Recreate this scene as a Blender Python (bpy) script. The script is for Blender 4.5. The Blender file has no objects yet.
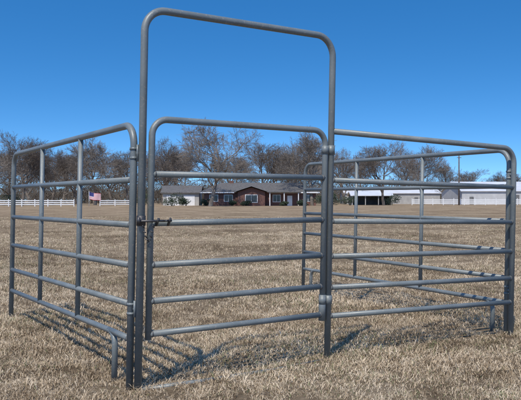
import bpy, math, random
import numpy as np
from mathutils import Vector, Matrix, noise
random.seed(7); np.random.seed(7)
S=bpy.context.scene
F=731.0; H=1.22
def ux(u,d): return (u-260.5)*d/F
def vz(v,d): return H-(v-200)*d/F

# ---------------------------------------------------------------- helpers
def link(o,parent=None):
    S.collection.objects.link(o)
    if parent: o.parent=parent
    return o
def empty(name):
    e=bpy.data.objects.new(name,None); e.empty_display_size=.2
    return link(e)
def meshobj(name,verts,faces,mat,parent=None,smooth=False,uselink=True):
    m=bpy.data.meshes.new(name); m.from_pydata([tuple(v) for v in verts],[],faces)
    if smooth: m.polygons.foreach_set('use_smooth',[True]*len(m.polygons))
    m.materials.append(mat); m.update()
    o=bpy.data.objects.new(name,m)
    if uselink: link(o,parent)
    return o
class MB:
    def __init__(s): s.v=[]; s.f=[]
    def box(s,x0,x1,y0,y1,z0,z1):
        b=len(s.v)
        s.v+=[(x0,y0,z0),(x1,y0,z0),(x1,y1,z0),(x0,y1,z0),(x0,y0,z1),(x1,y0,z1),(x1,y1,z1),(x0,y1,z1)]
        s.f+=[tuple(b+i for i in q) for q in ((3,2,1,0),(4,5,6,7),(0,1,5,4),(1,2,6,5),(2,3,7,6),(3,0,4,7))]
    def poly(s,pts):
        b=len(s.v); s.v+=list(pts); s.f.append(tuple(range(b,b+len(pts))))
    def tube(s,pts,r,n=14,caps=True,ry=None):
        pts=[Vector(p) for p in pts]; b=len(s.v); m=len(pts)
        t0=(pts[1]-pts[0]).normalized()
        ref=Vector((0,0,1)) if abs(t0.z)<.9 else Vector((0,1,0))
        u=t0.cross(ref).normalized()
        for i,p in enumerate(pts):
            t=(pts[min(i+1,m-1)]-pts[max(i-1,0)]).normalized()
            u=(u-t*u.dot(t)).normalized(); w=t.cross(u)
            rr=r[i] if isinstance(r,(list,tuple)) else r
            for k in range(n):
                a=2*math.pi*k/n
                s.v.append(tuple(p+u*(math.cos(a)*rr)+w*(math.sin(a)*rr)))
        for i in range(m-1):
            for k in range(n):
                k2=(k+1)%n
                s.f.append((b+i*n+k,b+i*n+k2,b+(i+1)*n+k2,b+(i+1)*n+k))
        if caps:
            s.f.append(tuple(b+k for k in reversed(range(n))))
            s.f.append(tuple(b+(m-1)*n+k for k in range(n)))
    def obj(s,name,mat,parent=None,smooth=False): return meshobj(name,s.v,s.f,mat,parent,smooth)
def fillet(pts,rads,seg=8):
    pts=[Vector(p) for p in pts]; out=[pts[0]]
    for i in range(1,len(pts)-1):
        p=pts[i]; a=(pts[i-1]-p).normalized(); b=(pts[i+1]-p).normalized(); r=rads[i-1]
        ang=a.angle(b); tl=r/math.tan(ang/2)
        s0=p+a*tl; s1=p+b*tl
        c=p+(a+b).normalized()*(r/math.sin(ang/2))
        v0=s0-c; v1=s1-c; th=v0.angle(v1)
        for k in range(seg+1):
            t=k/seg
            out.append(c+(v0*math.sin((1-t)*th)+v1*math.sin(t*th))/math.sin(th))
    out.append(pts[-1]); return out

# ---------------------------------------------------------------- materials
def mat(name):
    m=bpy.data.materials.new(name); m.use_nodes=True
    nt=m.node_tree; b=nt.nodes['Principled BSDF']; return m,nt,b
def N(nt,t,**k):
    n=nt.nodes.new(t)
    for a,v in k.items(): setattr(n,a,v)
    return n
def ramp(nt,fac,stops):
    r=N(nt,'ShaderNodeValToRGB'); e=r.color_ramp.elements
    while len(e)<len(stops): e.new(.5)
    for el,(p,c) in zip(e,stops): el.position=p; el.color=(*c,1)
    nt.links.new(fac,r.inputs[0]); return r.outputs[0]
def noisy(name,c1,c2,scale=5,rough=.8,bump=0,metal=0,detail=5,spec=None,coord='Object'):
    m,nt,b=mat(name)
    tc=N(nt,'ShaderNodeTexCoord'); n=N(nt,'ShaderNodeTexNoise'); n.inputs['Scale'].default_value=scale; n.inputs['Detail'].default_value=detail
    nt.links.new(tc.outputs[coord],n.inputs['Vector'])
    nt.links.new(ramp(nt,n.outputs['Fac'],[(.3,c1),(.7,c2)]),b.inputs['Base Color'])
    b.inputs['Roughness'].default_value=rough; b.inputs['Metallic'].default_value=metal
    if spec is not None: b.inputs['Specular IOR Level'].default_value=spec
    if bump:
        bp=N(nt,'ShaderNodeBump'); bp.inputs['Strength'].default_value=bump; bp.inputs['Distance'].default_value=.02
        nt.links.new(n.outputs['Fac'],bp.inputs['Height']); nt.links.new(bp.outputs[0],b.inputs['Normal'])
    return m

# painted steel tube
def steel():
    m,nt,b=mat('grey_painted_steel')
    tc=N(nt,'ShaderNodeTexCoord')
    n=N(nt,'ShaderNodeTexNoise'); n.inputs['Scale'].default_value=5; n.inputs['Detail'].default_value=6
    n2=N(nt,'ShaderNodeTexNoise'); n2.inputs['Scale'].default_value=70; n2.inputs['Detail'].default_value=4
    n3=N(nt,'ShaderNodeTexNoise'); n3.inputs['Scale'].default_value=1.7; n3.inputs['Detail'].default_value=3
    for q in (n,n2,n3): nt.links.new(tc.outputs['Object'],q.inputs['Vector'])
    c1=ramp(nt,n.outputs['Fac'],[(.3,(.15,.172,.17)),(.7,(.21,.232,.228))])
    c2=ramp(nt,n2.outputs['Fac'],[(.57,(0,0,0)),(.70,(1,1,1))])
    mx=N(nt,'ShaderNodeMix',data_type='RGBA'); 
    mul=N(nt,'ShaderNodeMath',operation='MULTIPLY'); nt.links.new(n3.outputs['Fac'],mul.inputs[1])
    nt.links.new(c2,mul.inputs[0]); nt.links.new(mul.outputs[0],mx.inputs[0])
    nt.links.new(c1,mx.inputs[6]); mx.inputs[7].default_value=(.34,.31,.26,1)
    nt.links.new(mx.outputs[2],b.inputs['Base Color'])
    b.inputs['Metallic'].default_value=.1; b.inputs['Specular IOR Level'].default_value=.5
    nt.links.new(ramp(nt,n.outputs['Fac'],[(.3,(.38,)*3),(.7,(.55,)*3)]),b.inputs['Roughness'])
    bp=N(nt,'ShaderNodeBump'); bp.inputs['Strength'].default_value=.15; bp.inputs['Distance'].default_value=.002
    nt.links.new(n2.outputs['Fac'],bp.inputs['Height']); nt.links.new(bp.outputs[0],b.inputs['Normal'])
    return m
STEEL=steel()
DARKST=noisy('latch_steel',(.05,.05,.055),(.12,.115,.11),40,.5,metal=.6)
WELD=noisy('weld_bead',(.08,.08,.08),(.17,.165,.15),80,.6,metal=.2)

def grassmat(name,blade):
    m,nt,b=mat(name)
    g=N(nt,'ShaderNodeNewGeometry')
    big=N(nt,'ShaderNodeTexNoise'); big.inputs['Scale'].default_value=.3; big.inputs['Detail'].default_value=3 if blade else 6; big.inputs['Roughness'].default_value=.6
    mid=N(nt,'ShaderNodeTexNoise'); mid.inputs['Scale'].default_value=3.2; mid.inputs['Detail'].default_value=2 if blade else 7; mid.inputs['Roughness'].default_value=.7
    for q in (big,mid): nt.links.new(g.outputs['Position'],q.inputs['Vector'])
    add=N(nt,'ShaderNodeMath',operation='ADD'); nt.links.new(big.outputs['Fac'],add.inputs[0]); nt.links.new(mid.outputs['Fac'],add.inputs[1])
    gn=N(nt,'ShaderNodeTexNoise'); gn.inputs['Scale'].default_value=.55; gn.inputs['Detail'].default_value=3
    mpg=N(nt,'ShaderNodeVectorMath',operation='ADD'); mpg.inputs[1].default_value=(31,17,0); nt.links.new(g.outputs['Position'],mpg.inputs[0]); nt.links.new(mpg.outputs[0],gn.inputs['Vector'])
    if blade:
        # stretch the patch noise so dark and light tufts separate
        st=N(nt,'ShaderNodeMath',operation='MULTIPLY_ADD'); st.inputs[1].default_value=1.8; st.inputs[2].default_value=-.8; nt.links.new(add.outputs[0],st.inputs[0])
        s2=N(nt,'ShaderNodeMath',operation='MULTIPLY_ADD'); s2.inputs[1].default_value=.9; nt.links.new(g.outputs['Random Per Island'],s2.inputs[0]); nt.links.new(st.outputs[0],s2.inputs[2])
        dv=N(nt,'ShaderNodeMath',operation='DIVIDE'); dv.inputs[1].default_value=2.0; nt.links.new(s2.outputs[0],dv.inputs[0])
        col=ramp(nt,dv.outputs[0],[(.42,(.155,.105,.06)),(.57,(.345,.255,.155)),(.74,(.56,.435,.285)),(.97,(.76,.63,.45))])
        gr=N(nt,'ShaderNodeMath',operation='FRACT'); ml=N(nt,'ShaderNodeMath',operation='MULTIPLY'); ml.inputs[1].default_value=17.3
        nt.links.new(g.outputs['Random Per Island'],ml.inputs[0]); nt.links.new(ml.outputs[0],gr.inputs[0])
        th=ramp(nt,gn.outputs['Fac'],[(.45,(.98,)*3),(.7,(.78,)*3)])
        gt_=N(nt,'ShaderNodeMath',operation='GREATER_THAN'); nt.links.new(th,gt_.inputs[1]); nt.links.new(gr.outputs[0],gt_.inputs[0])
        mx=N(nt,'ShaderNodeMix',data_type='RGBA'); nt.links.new(gt_.outputs[0],mx.inputs[0]); nt.links.new(col,mx.inputs[6]); mx.inputs[7].default_value=(.16,.18,.075,1)
        nt.links.new(mx.outputs[2],b.inputs['Base Color'])
        b.inputs['Roughness'].default_value=.7; b.inputs['Specular IOR Level'].default_value=.15
    else:
        fine=N(nt,'ShaderNodeTexNoise'); fine.inputs['Scale'].default_value=14; fine.inputs['Detail'].default_value=8; fine.inputs['Roughness'].default_value=.8
        nt.links.new(g.outputs['Position'],fine.inputs['Vector'])
        a2=N(nt,'ShaderNodeMath',operation='ADD'); nt.links.new(add.outputs[0],a2.inputs[0]); nt.links.new(fine.outputs['Fac'],a2.inputs[1])
        dv=N(nt,'ShaderNodeMath',operation='DIVIDE'); dv.inputs[1].default_value=3; nt.links.new(a2.outputs[0],dv.inputs[0])
        col=ramp(nt,dv.outputs[0],[(.39,(.11,.075,.043)),(.47,(.25,.18,.11)),(.54,(.40,.30,.19)),(.63,(.55,.43,.285))])
        nt.links.new(col,b.inputs['Base Color']); b.inputs['Roughness'].default_value=1; b.inputs['Specular IOR Level'].default_value=.05
        bp=N(nt,'ShaderNodeBump'); bp.inputs['Strength'].default_value=.9; bp.inputs['Distance'].default_value=.06
        nt.links.new(a2.outputs[0],bp.inputs['Height']); nt.links.new(bp.outputs[0],b.inputs['Normal'])
    return m
GROUND=grassmat('dry_field_soil',False); BLADE=grassmat('dry_grass_blade',True)

# ---------------------------------------------------------------- ground
def gz(x,y):
    r=math.hypot(x,y)
    a=min(1,max(0,(60-r)/40))
    z=.022*noise.noise(Vector((x*.9,y*.9,0)))*a+.012*noise.noise(Vector((x*3.1,y*3.1,5)))*a
    b=min(1,max(0,(r-15)/60))
    z+=b*.12*noise.noise(Vector((x*.03,y*.03,9)))
    return z
def axis(lim,near,step,g):
    a=[0]; s=step
    while a[-1]<lim:
        if a[-1]>near: s*=g
        a.append(a[-1]+s)
    return a
xs=axis(2500,7,.13,1.09); xs=[-x for x in xs[:0:-1]]+xs
ys=axis(3000,13,.13,1.07); ys=[-y for y in axis(2000,1,.6,1.4)[:0:-1]]+ys
V=[(x,y,gz(x,y)) for y in ys for x in xs]; nx=len(xs)
Fc=[(j*nx+i,j*nx+i+1,(j+1)*nx+i+1,(j+1)*nx+i) for j in range(len(ys)-1) for i in range(nx-1)]
meshobj('ground',V,Fc,GROUND,smooth=True)

# ---------------------------------------------------------------- grass
gc=bpy.data.collections.new('grass_clumps')
def clump(i,nb,rad,hmin,hmax,w):
    v=[];f=[]
    rnd=random.Random(100+i)
    for k in range(nb):
        a=rnd.random()*6.283; rr=rad*math.sqrt(rnd.random())
        bx,by=rr*math.cos(a),rr*math.sin(a)
        d=rnd.random()*6.283; L=rnd.uniform(hmin,hmax)
        lean=rnd.choice([rnd.uniform(.2,.9),rnd.uniform(.9,1.5),rnd.uniform(1.1,1.7),rnd.uniform(1.3,1.75)])
        dx,dy=math.cos(d),math.sin(d); px,py=-dy,dx
        ww=w*rnd.uniform(.6,1.4); b=len(v)
        x,y,z=bx,by,-.005 if lean<1.3 else rnd.uniform(-.003,.02); th=lean*.5
        for s,wf in ((0,1),(1,.85),(2,.0)):
            if s: 
                x+=dx*math.sin(th)*L/2; y+=dy*math.sin(th)*L/2; z+=math.cos(th)*L/2*.85; th+=lean*.6
            if wf: v+= [(x-px*ww*wf/2,y-py*ww*wf/2,z),(x+px*ww*wf/2,y+py*ww*wf/2,z)]
            else: v.append((x,y,max(z,.004)))
        f+=[(b,b+1,b+3,b+2),(b+2,b+3,b+4)]
    o=meshobj('grass_clump_part',v,f,BLADE,uselink=False); gc.objects.link(o)
for i in range(8): clump(i,52,.11,.02,.074,.0034)
pts=[];sc=[]
rng=np.random.default_rng(3)
def scatter(d0,d1,dens,s0,s1,spread=.55):
    area=spread*(d1*d1-d0*d0)
    n=int(area*dens)
    d=np.sqrt(rng.uniform(d0*d0,d1*d1,n)); u=rng.uniform(-spread,spread,n)
    for a,b in zip(d,u):
        x=a*b;y=a
        q=noise.noise(Vector((x*.8,y*.8,3)))+.5*noise.noise(Vector((x*2.7,y*2.7,1)))
        if rng.random()>1.05+.5*q: continue
        pts.append((x,y,gz(x,y))); sc.append(rng.uniform(s0,s1)*(1+.5*q))
scatter(3,8,195,.6,1.15)
scatter(8,14,72,.75,1.3,.5)
scatter(14,28,18,.9,1.5,.48)
scatter(28,50,3.0,1.2,1.9,.44)
gm=bpy.data.meshes.new('dry_grass'); gm.from_pydata(pts,[],[])
at=gm.attributes.new('sc','FLOAT','POINT'); at.data.foreach_set('value',sc)
go=link(bpy.data.objects.new('dry_grass',gm))
ng=bpy.data.node_groups.new('grass_scatter','GeometryNodeTree')
ng.interface.new_socket('Geometry',in_out='INPUT',socket_type='NodeSocketGeometry')
ng.interface.new_socket('Geometry',in_out='OUTPUT',socket_type='NodeSocketGeometry')
gi=N(ng,'NodeGroupInput'); gout=N(ng,'NodeGroupOutput')
ip=N(ng,'GeometryNodeInstanceOnPoints'); ci=N(ng,'GeometryNodeCollectionInfo'); ci.inputs['Collection'].default_value=gc
ci.inputs['Separate Children'].default_value=True; ci.inputs['Reset Children'].default_value=True
ip.inputs['Pick Instance'].default_value=True
rv=N(ng,'FunctionNodeRandomValue',data_type='FLOAT_VECTOR'); rv.inputs[0].default_value=(-.15,-.15,0); rv.inputs[1].default_value=(.15,.15,6.283)
na=N(ng,'GeometryNodeInputNamedAttribute',data_type='FLOAT'); na.inputs['Name'].default_value='sc'
ri=N(ng,'GeometryNodeRealizeInstances')
L=ng.links.new
L(gi.outputs[0],ip.inputs['Points']); L(ci.outputs[0],ip.inputs['Instance']); L(rv.outputs[0],ip.inputs['Rotation'])
L(na.outputs[0],ip.inputs['Scale']); L(ip.outputs[0],ri.inputs[0]); L(ri.outputs[0],gout.inputs[0])
md=go.modifiers.new('scatter','NODES'); md.node_group=ng
print('clumps',len(pts))

# ---------------------------------------------------------------- pen
LEAN=.019
A=(-.787,4.69);B=(.507,5.574);C=(2.262,6.61);D=(-2.58,7.56);E=(.576,9.9)
class Run:
    def __init__(s,p,q,off=0):
        s.p=Vector(p);s.q=Vector(q);s.L=(s.q-s.p).length;s.t=(s.q-s.p)/s.L;s.n=Vector((s.t.y,-s.t.x));s.off=off
    def __call__(s,d,z,off=0):
        b=s.p+s.t*d+s.n*(s.off+off); return (b.x+LEAN*z,b.y,z)
RF=.0245; RR=.0208
# walk-through gate frame (tall bow)
gf=empty('walk_through_gate_frame')
ab=Run(A,B)
m=MB(); ht=2.45
m.tube(fillet([ab(0,-.03),ab(0,ht),ab(ab.L,ht+.01),ab(ab.L,-.03)],[.15,.15],10),RF,18); m.obj('bow_tube',STEEL,gf,True)
m=MB(); m.tube([ab(0.02,-.004),ab(ab.L*.3,-.012),ab(ab.L*.7,-.016),ab(ab.L-.02,-.004)],.019,14); m.obj('threshold_tube',STEEL,gf,True)
# gate
gt=empty('swing_gate'); g0=.066; g1=ab.L-.057
gh=[.352,.565,.80,1.07,1.388,1.745]
m=MB(); m.tube(fillet([ab(g0,gh[0]-.035),ab(g0,gh[-1]),ab(g1,gh[-1]),ab(g1,gh[0]-.035)],[.11,.11],10),.022,16)
m.obj('gate_outer_tube',STEEL,gt,True)
m=MB()
for z in gh[:-1]: m.tube([ab(g0,z),ab(g1,z)],RR,16)
m.obj('gate_rails',STEEL,gt,True)
m=MB()
for z in gh[:-1]:
    for d,s in ((g0,1),(g1,-1)): m.tube([ab(d+s*.019,z),ab(d+s*.028,z)],RR+.0022,14)
m.obj('gate_welds',WELD,gt,True)
m=MB(); z=1.062+.028
m.tube([ab(-.045,z-.005,.036),ab(.20,z-.005,.036)],.0075,10)
m.tube([ab(.15,z-.005,.036),ab(.15,z-.005,.07)],.006,8)
m.tube([ab(-.035,z-.02,.040),ab(-.035,z+.02,.040)],.012,10)
for d in (.10,.185): m.tube([ab(d,z-.035,.014),ab(d,z+.010,.05)],.009,8)
m.obj('slide_latch_bolt',DARKST,gt,True)
m=MB()
m.tube([ab(0,z-.035,0),ab(0,z+.03,0)],RF+.005,16)
m.obj('latch_keeper',DARKST,gf,True)
m=MB()
for k in range(9):
    a=k/8; c=Vector(ab(.0+.07*a,1.05-.09*math.sin(a*math.pi),.036)); dr=Vector((.010,0,-.004)) if k%2 else Vector((.006,.006,-.008))
    m.tube([c-dr,c+dr],.004,6)
m.obj('latch_chain',DARKST,gt,True)
m=MB()
for z in (.46,1.60):
    m.tube([ab(ab.L,z-.035),ab(ab.L,z+.035)],RF+.005,16)
    m.tube([ab(g1-.002,z),ab(ab.L,z)],.011,10)
    m.tube([ab(g1,z-.03),ab(g1,z+.03)],.022+.005,16)
m.obj('gate_hinges',STEEL,gf,True)
m=MB(); m.tube([ab(g1,gh[0]-.045),ab(g1,gh[0]+.15)],.0265,16); m.obj('gate_hinge_sleeve',STEEL,gt,True)

def corral(name,p,q,h,nearpost=True,farpost=True,stays=(1/3,2/3),hq=None,cr=.14,foot_s=None):
    e=empty(name); r=Run(p,q); Lr=r.L; hq=hq or h
    zz=lambda i,s: h[i]+(hq[i]-h[i])*s/Lr
    m=MB(); s0=0; s1=Lr
    if nearpost and farpost:
        path=fillet([r(s0,-.03),r(s0,h[-1]),r(s1,hq[-1]),r(s1,-.03)],[cr,cr],10)
    elif farpost:
        path=fillet([r(s0,h[-1]),r(s1,hq[-1]),r(s1,-.03)],[cr],10)
    m.tube(path,.0235,16); m.obj('outer_frame_tube',STEEL,e,True)
    m=MB()
    for i in range(1,len(h)-1): m.tube([r(0,zz(i,0)),r(Lr,zz(i,Lr))],RR,14)
    if foot_s is None: m.tube([r(0,h[0]),r(Lr,hq[0])],RR,14)
    else:
        a,b=foot_s
        pts=[]
        if a is not None: pts+= [r(a,-.03),r(a,h[0])]
        else: pts+=[r(0,h[0])]
        if b is not None: pts+=[r(Lr-b,hq[0]),r(Lr-b,-.03)]
        else: pts+=[r(Lr,hq[0])]
        m.tube(fillet(pts,[.09]*(len(pts)-2),8),RR,14)
        if a is not None: m.tube([r(0,h[0]+.0),r(a+.12,h[0]+.0)],RR*.97,12)
        if b is not None: m.tube([r(Lr,hq[0]),r(Lr-b-.12,hq[0])],RR*.97,12)
    m.obj('rails',STEEL,e,True)
    m=MB()
    for s in stays:
        m.tube([r(s*Lr,zz(0,s*Lr)-.018),r(s*Lr,zz(len(h)-1,s*Lr))],.020,14)
    if stays: m.obj('upright_stays',STEEL,e,True)
    m=MB()
    for i in range(len(h)-1):
        for d in (0,Lr):
            sg=1 if d==0 else -1
            m.tube([r(d+sg*.019,zz(i,d)),r(d+sg*.028,zz(i,d))],RR+.0022,12)
    m.obj('welds',WELD,e,True)
    return e,r
hl=[.325,.55,.80,1.06,1.35,1.71]; hl2=[.285,.50,.755,1.045,1.355,1.69]
la=(A[0]-.058,A[1]+.02)
corral('corral_panel',la,D,hl,hq=hl2,foot_s=(.28,None))
hb=[.335,.553,.79,1.058,1.372,1.745]; hb2=[.298,.515,.757,1.02,1.335,1.685]
corral('corral_panel',B,C,hb,nearpost=False,hq=hb2,stays=())
hr=[.285,.51,.76,1.03,1.345,1.68]; hr2=[.29,.52,.77,1.04,1.36,1.70]
c2=(C[0]-.02,C[1]+.065)
corral('corral_panel',c2,E,hr,hq=hr2,foot_s=(.17,.2))
cc=empty('panel_connector_pins')
m=MB()
def pin(pa,pb,z):
    a=Vector((pa[0]+LEAN*z,pa[1],z)); b=Vector((pb[0]+LEAN*z,pb[1],z))
    mid=(a+b)/2+Vector((0,-.02,0))
    m.tube([a,b],.012,8)
    m.tube([mid-Vector((0,0,.05)),mid+Vector((0,0,.055))],.008,8)
    for s in (-.03,.03): m.tube([a+Vector((0,0,s-.008)),a+Vector((0,0,s+.008))],.0275,14)
for z in (.52,1.52): pin(la,A,z)
for z in (.4,1.45): pin(c2,C,z)
m.obj('connector_pins',STEEL,cc,True)

# ---------------------------------------------------------------- trees
BARK=noisy('winter_bark',(.105,.085,.068),(.22,.182,.148),1.5,.95)
BARK2=noisy('winter_bark_grey',(.13,.11,.09),(.25,.215,.18),1.5,.95)
def treemesh(name,seed,height,mt,spreadf=1.0,dens=1.0,trunk=.18):
    rnd=random.Random(seed); v=[];f=[]
    def seg(p,q,r0,r1,n):
        t=(q-p).normalized(); u=t.orthogonal().normalized(); w=t.cross(u); b=len(v)
        for pp,rr in ((p,r0),(q,r1)):
            for k in range(n):
                a=6.2832*k/n; v.append(pp+u*(math.cos(a)*rr)+w*(math.sin(a)*rr))
        for k in range(n): f.append((b+k,b+(k+1)%n,b+n+(k+1)%n,b+n+k))
    cnt=[int(8*dens+.5),7,6,5,3]; nsegs=[6,6,5,3,2,1]; nside=[8,6,4,3,3,3]
    def br(p,d,Ln,r,lv):
        ns=nsegs[lv]; P=[p]; dd=d.copy()
        rr=[r*(1-.72*k/ns) for k in range(ns+1)]
        D=[]
        for k in range(ns):
            wob=.10 if lv==0 else .22
            dd=(dd+Vector((rnd.gauss(0,wob),rnd.gauss(0,wob),rnd.gauss(0,wob)+(.07 if lv in(1,2) else .03 if lv>3 else .05)))).normalized()
            q=P[-1]+dd*(Ln/ns); seg(P[-1],q,rr[k],rr[k+1],nside[lv]); P.append(q); D.append(dd.copy())
        if lv>=5: return
        c=cnt[lv]
        for k in range(c):
            lo=.25 if lv==0 else .2
            t=lo+(1-lo)*(k+rnd.random())/c
            x=min(t*ns,ns-.001); i=int(x); q=P[i].lerp(P[i+1],x-i); base=D[i]
            az=rnd.random()*6.283+k*2.4
            o=base.orthogonal().normalized(); o=Matrix.Rotation(az,3,base)@o
            ang=rnd.uniform(.5,1.0)*spreadf if lv==0 else rnd.uniform(.3,.85)
            nd=(base*math.cos(ang)+o*math.sin(ang)).normalized()
            if lv>0 and nd.z<-.25: nd.z*=.3; nd.normalize()
            l2=Ln*(rnd.uniform(.62,.85)*(1.15-.45*t) if lv==0 else rnd.uniform(.5,.74)*(1.1-.35*t))
            r2=max(rr[i]*rnd.uniform(.5,.66),.018)
            br(q,nd,l2,r2,lv+1)
    br(Vector((0,0,-.2)),Vector((0,0,1)),height*.60,height*trunk*.125,0)
    m=bpy.data.meshes.new(name); m.from_pydata(v,[],f); m.materials.append(mt); m.update()
    z=max(q.z for q in v); print(name,len(f),'h',z)
    return m,z
TM=[treemesh('bare_tree_mesh',s,14,mt,spreadf=sp,dens=de) for s,mt,sp,de in ((1,BARK,1.0,1.1),(2,BARK2,1.15,1.0),(5,BARK,.9,1.2),(9,BARK2,1.1,1.2))]
def tree(u,d,vtop,var,rot,sx=1.0,name='bare_tree'):
    m,z=TM[var]; o=link(bpy.data.objects.new(name,m)); hgt=vz(vtop,d); s=hgt/z
    o.location=(ux(u,d),d,0); o.scale=(s*sx,s*sx,s); o.rotation_euler=(0,0,rot)
for t in [(22,170,131,0,0,1.0),(-12,165,138,1,1,1.1),(52,190,145,2,2,1.1),(95,175,134,3,3,1.15),(128,200,148,1,2.2,1.),(163,185,135,2,4.2,1.0),
          (210,138,117,1,.4,1.05),(262,185,137,0,5.0,1.1),(312,150,125,3,1.2,1.05),(345,200,146,2,.2,1.),(384,165,138,0,2.6,1.05),(424,190,143,1,3.4,1.0),
          (444,240,160,3,3.9,1.),(238,220,150,3,.9,1.),(290,215,150,2,3.3,1.1),(185,240,150,0,1.9,1.1),(8,230,148,3,4.4,1.2),(76,225,148,0,2.9,1.2),(40,230,148,1,.7,1.2),(112,230,150,2,5.1,1.2),
          (30,210,140,2,5.5,1.2),(148,220,148,0,.3,1.2),(222,240,152,2,2.5,1.2),(276,240,150,1,4.5,1.2),(328,235,148,0,3.1,1.2),(362,230,150,3,.8,1.2),(404,240,150,2,4.0,1.2),(470,300,168,0,1.3,1.3),(500,310,170,2,2.3,1.3),(296,180,140,1,2.9,1.),
          (64,260,152,3,5.9,1.3),(172,250,150,1,3.6,1.3),
          (560,190,140,2,1.),(610,200,138,0,2.),(-60,180,135,3,2.),(-110,190,138,0,.5)]:
    tree(*t)
def brush(name,u0,u1,d0,d1,n,h0,h1,mt,seed):
    rnd=random.Random(seed); v=[];f=[]
    for i in range(n):
        d=rnd.uniform(d0,d1); x=ux(rnd.uniform(u0,u1),d); hh=rnd.uniform(h0,h1)*(1+.5*noise.noise(Vector((x*.03,d*.01,0))))
        lobes=[(rnd.gauss(0,hh*.3),rnd.uniform(.2,.8)*hh,rnd.uniform(.2,.36)*hh) for _ in range(5)]
        for k in range(110):
            lx,lz,lr=rnd.choice(lobes)
            q=Vector((rnd.gauss(0,1),rnd.gauss(0,1),rnd.gauss(0,1))).normalized()*lr*rnd.uniform(.2,1.05)
            p=Vector((x+lx+q.x,d+q.y,max(0,lz+q.z)))
            dr=Vector((rnd.gauss(0,.6),rnd.gauss(0,.3),rnd.uniform(.1,1))).normalized()*rnd.uniform(.6,1.4)
            w=rnd.uniform(.05,.14); b=len(v)
            v+=[p+Vector((-w,0,0)),p+Vector((w,0,0)),p+dr]; f.append((b,b+1,b+2))
        for k in range(3):
            b=len(v); xx=x+rnd.gauss(0,hh*.1); v+=[Vector((xx-.12,d,-.2)),Vector((xx+.12,d,-.2)),Vector((xx+rnd.gauss(0,.8),d,hh*.8))]; f.append((b,b+1,b+2))
    meshobj(name,v,f,mt)
BR=noisy('brush_twigs',(.075,.063,.05),(.135,.115,.092),.15,1)
brush('distant_treeline',-500,1050,250,380,2300,5,10,BR,4)

LEAF=noisy('evergreen_leaf',(.022,.036,.018),(.055,.075,.035),1.2,.8)
def shrub(u,d,w,h,seed,name='evergreen_shrub'):
    rnd=random.Random(seed); v=[];f=[]
    lob=[(rnd.uniform(-.35,.35)*w,rnd.uniform(-.3,.3)*w,rnd.uniform(.25,.75)*h,rnd.uniform(.22,.38)) for _ in range(7)]
    for k in range(900):
        lx,ly,lz,lr=rnd.choice(lob)
        q=Vector((rnd.gauss(0,1),rnd.gauss(0,1),rnd.gauss(0,1))).normalized()*rnd.uniform(.6,1.05)
        c=Vector((lx+q.x*lr*w,ly+q.y*lr*w,max(.05,lz+q.z*lr*h*.8)))
        a=Vector((rnd.gauss(0,1),rnd.gauss(0,1),rnd.gauss(0,1))).normalized(); b=a.orthogonal().normalized(); s=rnd.uniform(.07,.16); i=len(v)
        v+=[c-a*s,c+b*s*.6,c+a*s,c-b*s*.6]; f.append((i,i+1,i+2,i+3))
    for k in range(5):
        a=rnd.random()*6.28; q=Vector((math.cos(a)*w*.25,math.sin(a)*w*.25,h*.6)); i=len(v)
        v+=[Vector((-.05,0,0)),Vector((.05,0,0)),q]; f.append((i,i+1,i+2))
    o=meshobj(name,v,f,LEAF); o.location=(ux(u,d),d,0)
for i,(u,d,w,h) in enumerate([(172,146,3.5,2.6),(186,146,2.6,2.0),(206,146.5,1.8,1.5),(232,147,1.8,1.2),(246,147,2.0,1.1),(284,147,1.6,1.1),(303,147,2.2,1.3),(322,146,3.2,2.6),(331,150,3,3.6),(350,160,4,3),(140,170,5,4),(392,175,4,3),(12,165,4,3)]):
    shrub(u,d,w,h,30+i)

# ---------------------------------------------------------------- house
BRICK,nt,b=mat('red_brick')
tc=N(nt,'ShaderNodeTexCoord'); bt=N(nt,'ShaderNodeTexBrick'); bt.inputs['Scale'].default_value=4; bt.inputs['Color1'].default_value=(.17,.07,.05,1); bt.inputs['Color2'].default_value=(.12,.05,.038,1); bt.inputs['Mortar'].default_value=(.24,.21,.18,1); bt.inputs['Mortar Size'].default_value=.012
mp=N(nt,'ShaderNodeMapping'); mp.inputs['Rotation'].default_value=(math.pi/2,0,0); nt.links.new(tc.outputs['Object'],mp.inputs[0]); nt.links.new(mp.outputs[0],bt.inputs[0]); nt.links.new(bt.outputs[0],b.inputs['Base Color']); b.inputs['Roughness'].default_value=.9
SHING=noisy('roof_shingle',(.085,.08,.075),(.15,.14,.13),3,.9)
WHITE=noisy('white_paint',(.70,.70,.68),(.82,.82,.80),2,.5)
GLASS=noisy('window_glass',(.02,.025,.03),(.05,.06,.07),1,.08)
WROOF=noisy('white_metal_roof',(.60,.61,.62),(.72,.73,.74),.6,.4)
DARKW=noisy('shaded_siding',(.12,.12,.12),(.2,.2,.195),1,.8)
SIDING=noisy('pale_siding',(.34,.33,.31),(.44,.43,.40),1,.7)
WALLW=noisy('white_metal_siding',(.46,.46,.45),(.56,.56,.55),1,.6)
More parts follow.
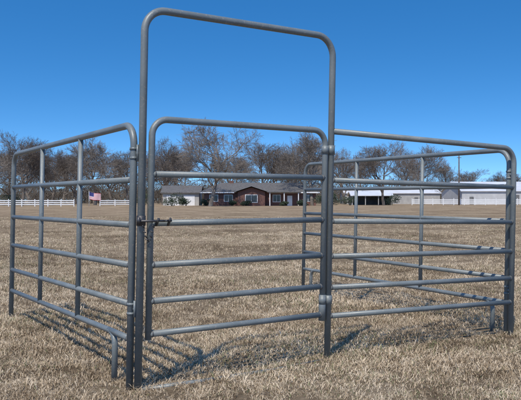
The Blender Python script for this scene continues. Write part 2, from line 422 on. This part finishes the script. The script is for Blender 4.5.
def gable(m,x0,x1,y0,y1,ze,zr,ov=.5,th=.18,hip=0.0):
    ym=(y0+y1)/2; sl=(zr-ze)/(ym-y0); zo=ze-ov*sl
    for (ya,za,yb,zb) in ((y0-ov,zo,ym,zr),(y1+ov,zo,ym,zr)):
        t=Vector((0,0,th))
        a=[Vector((x0-ov,ya,za)),Vector((x1+ov,ya,za)),Vector((x1+ov-hip,yb,zb)),Vector((x0-ov+hip,yb,zb))]
        bq=len(m.v); m.v+=[tuple(p) for p in a]+[tuple(p+t) for p in a]
        m.f+=[tuple(bq+i for i in q) for q in ((0,1,2,3),(4,5,6,7),(0,1,5,4),(1,2,6,5),(3,0,4,7))]
    if hip:
        for xa,xb in ((x0-ov,x0-ov+hip),(x1+ov,x1+ov-hip)):
            m.poly([(xa,y0-ov,zo+th*.9),(xa,y1+ov,zo+th*.9),(xb,ym,zr+th*.9)])
def gable_ends(m,x0,x1,y0,y1,ze,zr):
    ym=(y0+y1)/2
    for x in (x0+.02,x1-.02): m.poly([(x,y0+.02,ze-.02),(x,y1-.02,ze-.02),(x,ym,zr-.03)])
hs=empty('brick_ranch_house')
x0,x1,y0,y1=ux(204,150),ux(316,150),150,160
m=MB(); m.box(x0,x1,y0,y1,-.3,3.0); m.box(x0+7,x0+12.5,y0-2.2,y0-.003,-.3,2.95)
m.obj('brick_walls',BRICK,hs)
m=MB(); gable(m,x0,x1,y0,y1,3.02,4.7,.7,hip=4); m.obj('roof',SHING,hs)
m=MB(); 
bx0,bx1=x0+6.6,x0+12.9; xm=(bx0+bx1)/2
for a,bx in ((bx0,xm),(bx1,xm)):
    m.poly([(a,y0-2.8,2.75),(a,y0+3,2.75),(bx,y0+3,3.8),(bx,y0-2.8,3.8)])
    m.poly([(a,y0-2.8,2.93),(a,y0+3,2.93),(bx,y0+3,3.98),(bx,y0-2.8,3.98)])
m.obj('bay_roof',SHING,hs)
m=MB(); m.poly([(bx0+.4,y0-2.21,2.94),(bx1-.4,y0-2.21,2.94),(xm,y0-2.21,3.78)]); m.obj('bay_gable',BRICK,hs)
m=MB()
m.box(x0-.7,x0+6.2,y0-.78,y0-.70,2.62,2.85); m.box(x0+13.3,x1+.7,y0-.78,y0-.70,2.62,2.85)
for xx in (x0+13.4,x0+16.3,x0+19.2): m.box(xx,xx+.18,y0-1.9,y0-1.72,0,2.75)
m.obj('white_trim_and_columns',WHITE,hs)
m=MB(); m.poly([(x0+13.1,y0-2.1,2.72),(x0+19.8,y0-2.1,2.72),(x0+19.8,y0+.5,3.25),(x0+13.1,y0+.5,3.25)]); m.poly([(x0+13.1,y0-2.1,2.82),(x0+19.8,y0-2.1,2.82),(x0+19.8,y0+.5,3.37),(x0+13.1,y0+.5,3.37)]); m.obj('porch_roof',SHING,hs)
mw=MB(); mg=MB()
for wx,ww,wy,z0,z1 in [(1.2,1.6,y0,1,2.2),(4.2,1.6,y0,1,2.2),(8.6,2.3,y0-2.203,.8,2.2),(14.2,1.4,y0,.9,2.2),(20.6,1.5,y0,1,2.2)]:
    a=x0+wx; mw.box(a-.12,a+ww+.12,wy-.06,wy-.004,z0-.12,z1+.12); mg.box(a,a+ww/2-.04,wy-.09,wy-.063,z0,z1); mg.box(a+ww/2+.04,a+ww,wy-.09,wy-.063,z0,z1)
mw.box(x0+17.1,x0+18.1,y0-.06,y0-.004,0,2.1)
mw.obj('window_frames_and_door',WHITE,hs); mg.obj('window_panes',GLASS,hs)
m=MB(); m.box(x0+5,x0+5.9,y0+4.6,y0+5.4,3.5,5.3); m.obj('chimney',BRICK,hs)
gr=empty('white_garage'); a0,a1=ux(163,156),ux(199,156)
m=MB(); m.box(a0,a1,156,164,-.3,2.8); gable_ends(m,a0,a1,156,164,2.8,4.2); m.obj('siding_walls',SIDING,gr)
m=MB(); gable(m,a0,a1,156,164,2.82,4.2,.5); m.obj('roof',SHING,gr)
m=MB(); m.box(a0+.8,a0+3.4,155.94,155.996,0,2.2); m.box(a0+4.4,a1-.9,155.94,155.996,0,2.2); m.obj('garage_doors',WHITE,gr)
def barn(name,u0,u1,d,dep,ze,zr,wallm,open_front):
    e=empty(name); a,bx=ux(u0,d),ux(u1,d)
    m=MB(); gable(m,a,bx,d,d+dep,ze,zr,.4); m.obj('metal_roof',WROOF,e)
    m=MB()
    if open_front:
        m.box(a,bx,d+dep-.2,d+dep,-.3,ze); m.box(a,a+.2,d+.3,d+dep-.2,-.3,ze); m.box(bx-.2,bx,d+.3,d+dep-.2,-.3,ze)
    else: m.box(a,bx,d,d+dep,-.3,ze)
    gable_ends(m,a,bx,d,d+dep,ze,zr)
    m.obj('walls',wallm,e)
    m=MB(); n=max(3,int((bx-a)/5)) if open_front else max(2,int((bx-a)/9))
    for i in range(n+1):
        xx=a+(bx-a-.2)*i/n
        if open_front: m.box(xx,xx+.2,d,d+.2,-.3,ze)
        elif i<n: m.box(xx+2,xx+(4.8 if i%2 else 3.1),d-.05,d-.004,0,2.6 if i%2 else 2.1)
    m.obj('posts' if open_front else 'doors',SIDING if open_front else DARKW,e)
barn('metal_barn',462,620,195,22,3.6,6.2,WALLW,False)
barn('storage_shed',345,440,225,14,3.3,5.0,SIDING,False)
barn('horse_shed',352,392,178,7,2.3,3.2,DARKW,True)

def fence(u0,d0,u1,d1,h,rails):
    e=empty('white_rail_fence'); p=Vector((ux(u0,d0),d0,0)); q=Vector((ux(u1,d1),d1,0)); Ln=(q-p).length; n=int(Ln/2.4)
    m=MB()
    for i in range(n+1):
        c=p.lerp(q,i/n); m.box(c.x-.07,c.x+.07,c.y-.07,c.y+.07,-.3,h+.08)
        m.v+= [(c.x-.09,c.y-.09,h+.083),(c.x+.09,c.y-.09,h+.083),(c.x+.09,c.y+.09,h+.083),(c.x-.09,c.y+.09,h+.083),(c.x,c.y,h+.16)]
        k=len(m.v)-5; m.f+=[(k,k+1,k+4),(k+1,k+2,k+4),(k+2,k+3,k+4),(k+3,k,k+4),(k+3,k+2,k+1,k)]
    m.obj('posts',WHITE,e)
    m=MB(); t=(q-p).normalized(); nn=Vector((-t.y,t.x,0))*.025
    for z in rails:
        c=[p-nn,q-nn,q+nn,p+nn]; k=len(m.v)
        m.v+=[(w.x,w.y,z-.09) for w in c]+[(w.x,w.y,z+.09) for w in c]
        m.f+=[tuple(k+i for i in w) for w in ((3,2,1,0),(4,5,6,7),(0,1,5,4),(1,2,6,5),(2,3,7,6),(3,0,4,7))]
    m.obj('rails',WHITE,e)
fence(-220,138,74,142,1.25,(.35,.72,1.1))
fence(100,150,130,152,1.2,(.35,.72,1.1))
fence(412,176,760,168,1.5,(.35,.66,.97,1.3))
fl=empty('american_flag'); d=140; fx=ux(89,d)
m=MB(); m.tube([(fx,d,-.2),(fx,d,2.9)],.04,8); m.obj('flagpole',WHITE,fl,True)
RED=noisy('flag_red',(.45,.04,.05),(.5,.05,.06),1,.8); BLUE=noisy('flag_blue',(.03,.04,.16),(.04,.05,.2),1,.8); FW=noisy('flag_white',(.75,.75,.75),(.8,.8,.8),1,.8)
mr=MB(); mwh=MB(); mbq=MB()
def fp(a,bb): return (fx+.05+a*2.3*.95,d+.12*math.sin(a*7+bb),2.75-bb*1.35-a*.35-.06*math.sin(a*5))
for r_ in range(13):
    mm=mr if r_%2==0 else mwh
    for k in range(10):
        mm2=mbq if (r_<7 and k<4) else mm
        mm2.poly([fp(k/10,r_/13),fp((k+1)/10,r_/13),fp((k+1)/10,(r_+1)/13),fp(k/10,(r_+1)/13)])
mr.obj('red_stripes',RED,fl); mwh.obj('white_stripes',FW,fl); mbq.obj('blue_canton',BLUE,fl)
WOOD=noisy('pole_wood',(.08,.06,.045),(.15,.115,.09),3,.9)
up=empty('utility_pole'); d=170; px=ux(459,d); m=MB(); m.tube([(px,d,-.3),(px,d,11.6)],[.2,.13],8); m.obj('pole',WOOD,up,True)
m=MB(); m.box(px-.5,px+.5,d-.16,d-.03,11.0,11.12); m.obj('crossarm',WOOD,up)

# ---------------------------------------------------------------- light
ts=Vector((-.22,-.66,1.02)).normalized(); el=math.asin(ts.z); az=math.atan2(ts.x,ts.y)
w=bpy.data.worlds.new('World'); S.world=w; w.use_nodes=True; nt=w.node_tree
sky=N(nt,'ShaderNodeTexSky',sky_type='NISHITA'); sky.sun_disc=False; sky.sun_elevation=el; sky.sun_rotation=az
sky.air_density=1.0; sky.dust_density=.3; sky.ozone_density=3.0
tc=N(nt,'ShaderNodeTexCoord'); mp=N(nt,'ShaderNodeVectorMath',operation='MULTIPLY_ADD'); mp.inputs[1].default_value=(1,1,2.2); mp.inputs[2].default_value=(0,0,.10)
nm=N(nt,'ShaderNodeVectorMath',operation='NORMALIZE')
nt.links.new(tc.outputs['Generated'],mp.inputs[0]); nt.links.new(mp.outputs[0],nm.inputs[0]); nt.links.new(nm.outputs[0],sky.inputs[0])
hsv=N(nt,'ShaderNodeHueSaturation'); hsv.inputs['Saturation'].default_value=1.35; hsv.inputs['Value'].default_value=1.3
nt.links.new(sky.outputs[0],hsv.inputs['Color']); bg=nt.nodes['Background']; nt.links.new(hsv.outputs[0],bg.inputs[0]); bg.inputs[1].default_value=.15
sl=bpy.data.lights.new('sun','SUN'); sl.energy=4.0; sl.angle=math.radians(.5); sl.color=(1,.93,.83)
so=link(bpy.data.objects.new('sun',sl)); so.rotation_euler=(-ts).to_track_quat('-Z','Y').to_euler(); so.location=(-20,-20,30)
cam=bpy.data.cameras.new('camera'); co=link(bpy.data.objects.new('camera',cam)); co.location=(0,0,H); co.rotation_euler=(math.pi/2,0,0)
cam.sensor_width=36; cam.lens=36*F/521; cam.clip_end=6000; S.camera=co
S.view_settings.view_transform='Standard'; S.view_settings.look='None'; S.view_settings.exposure=0
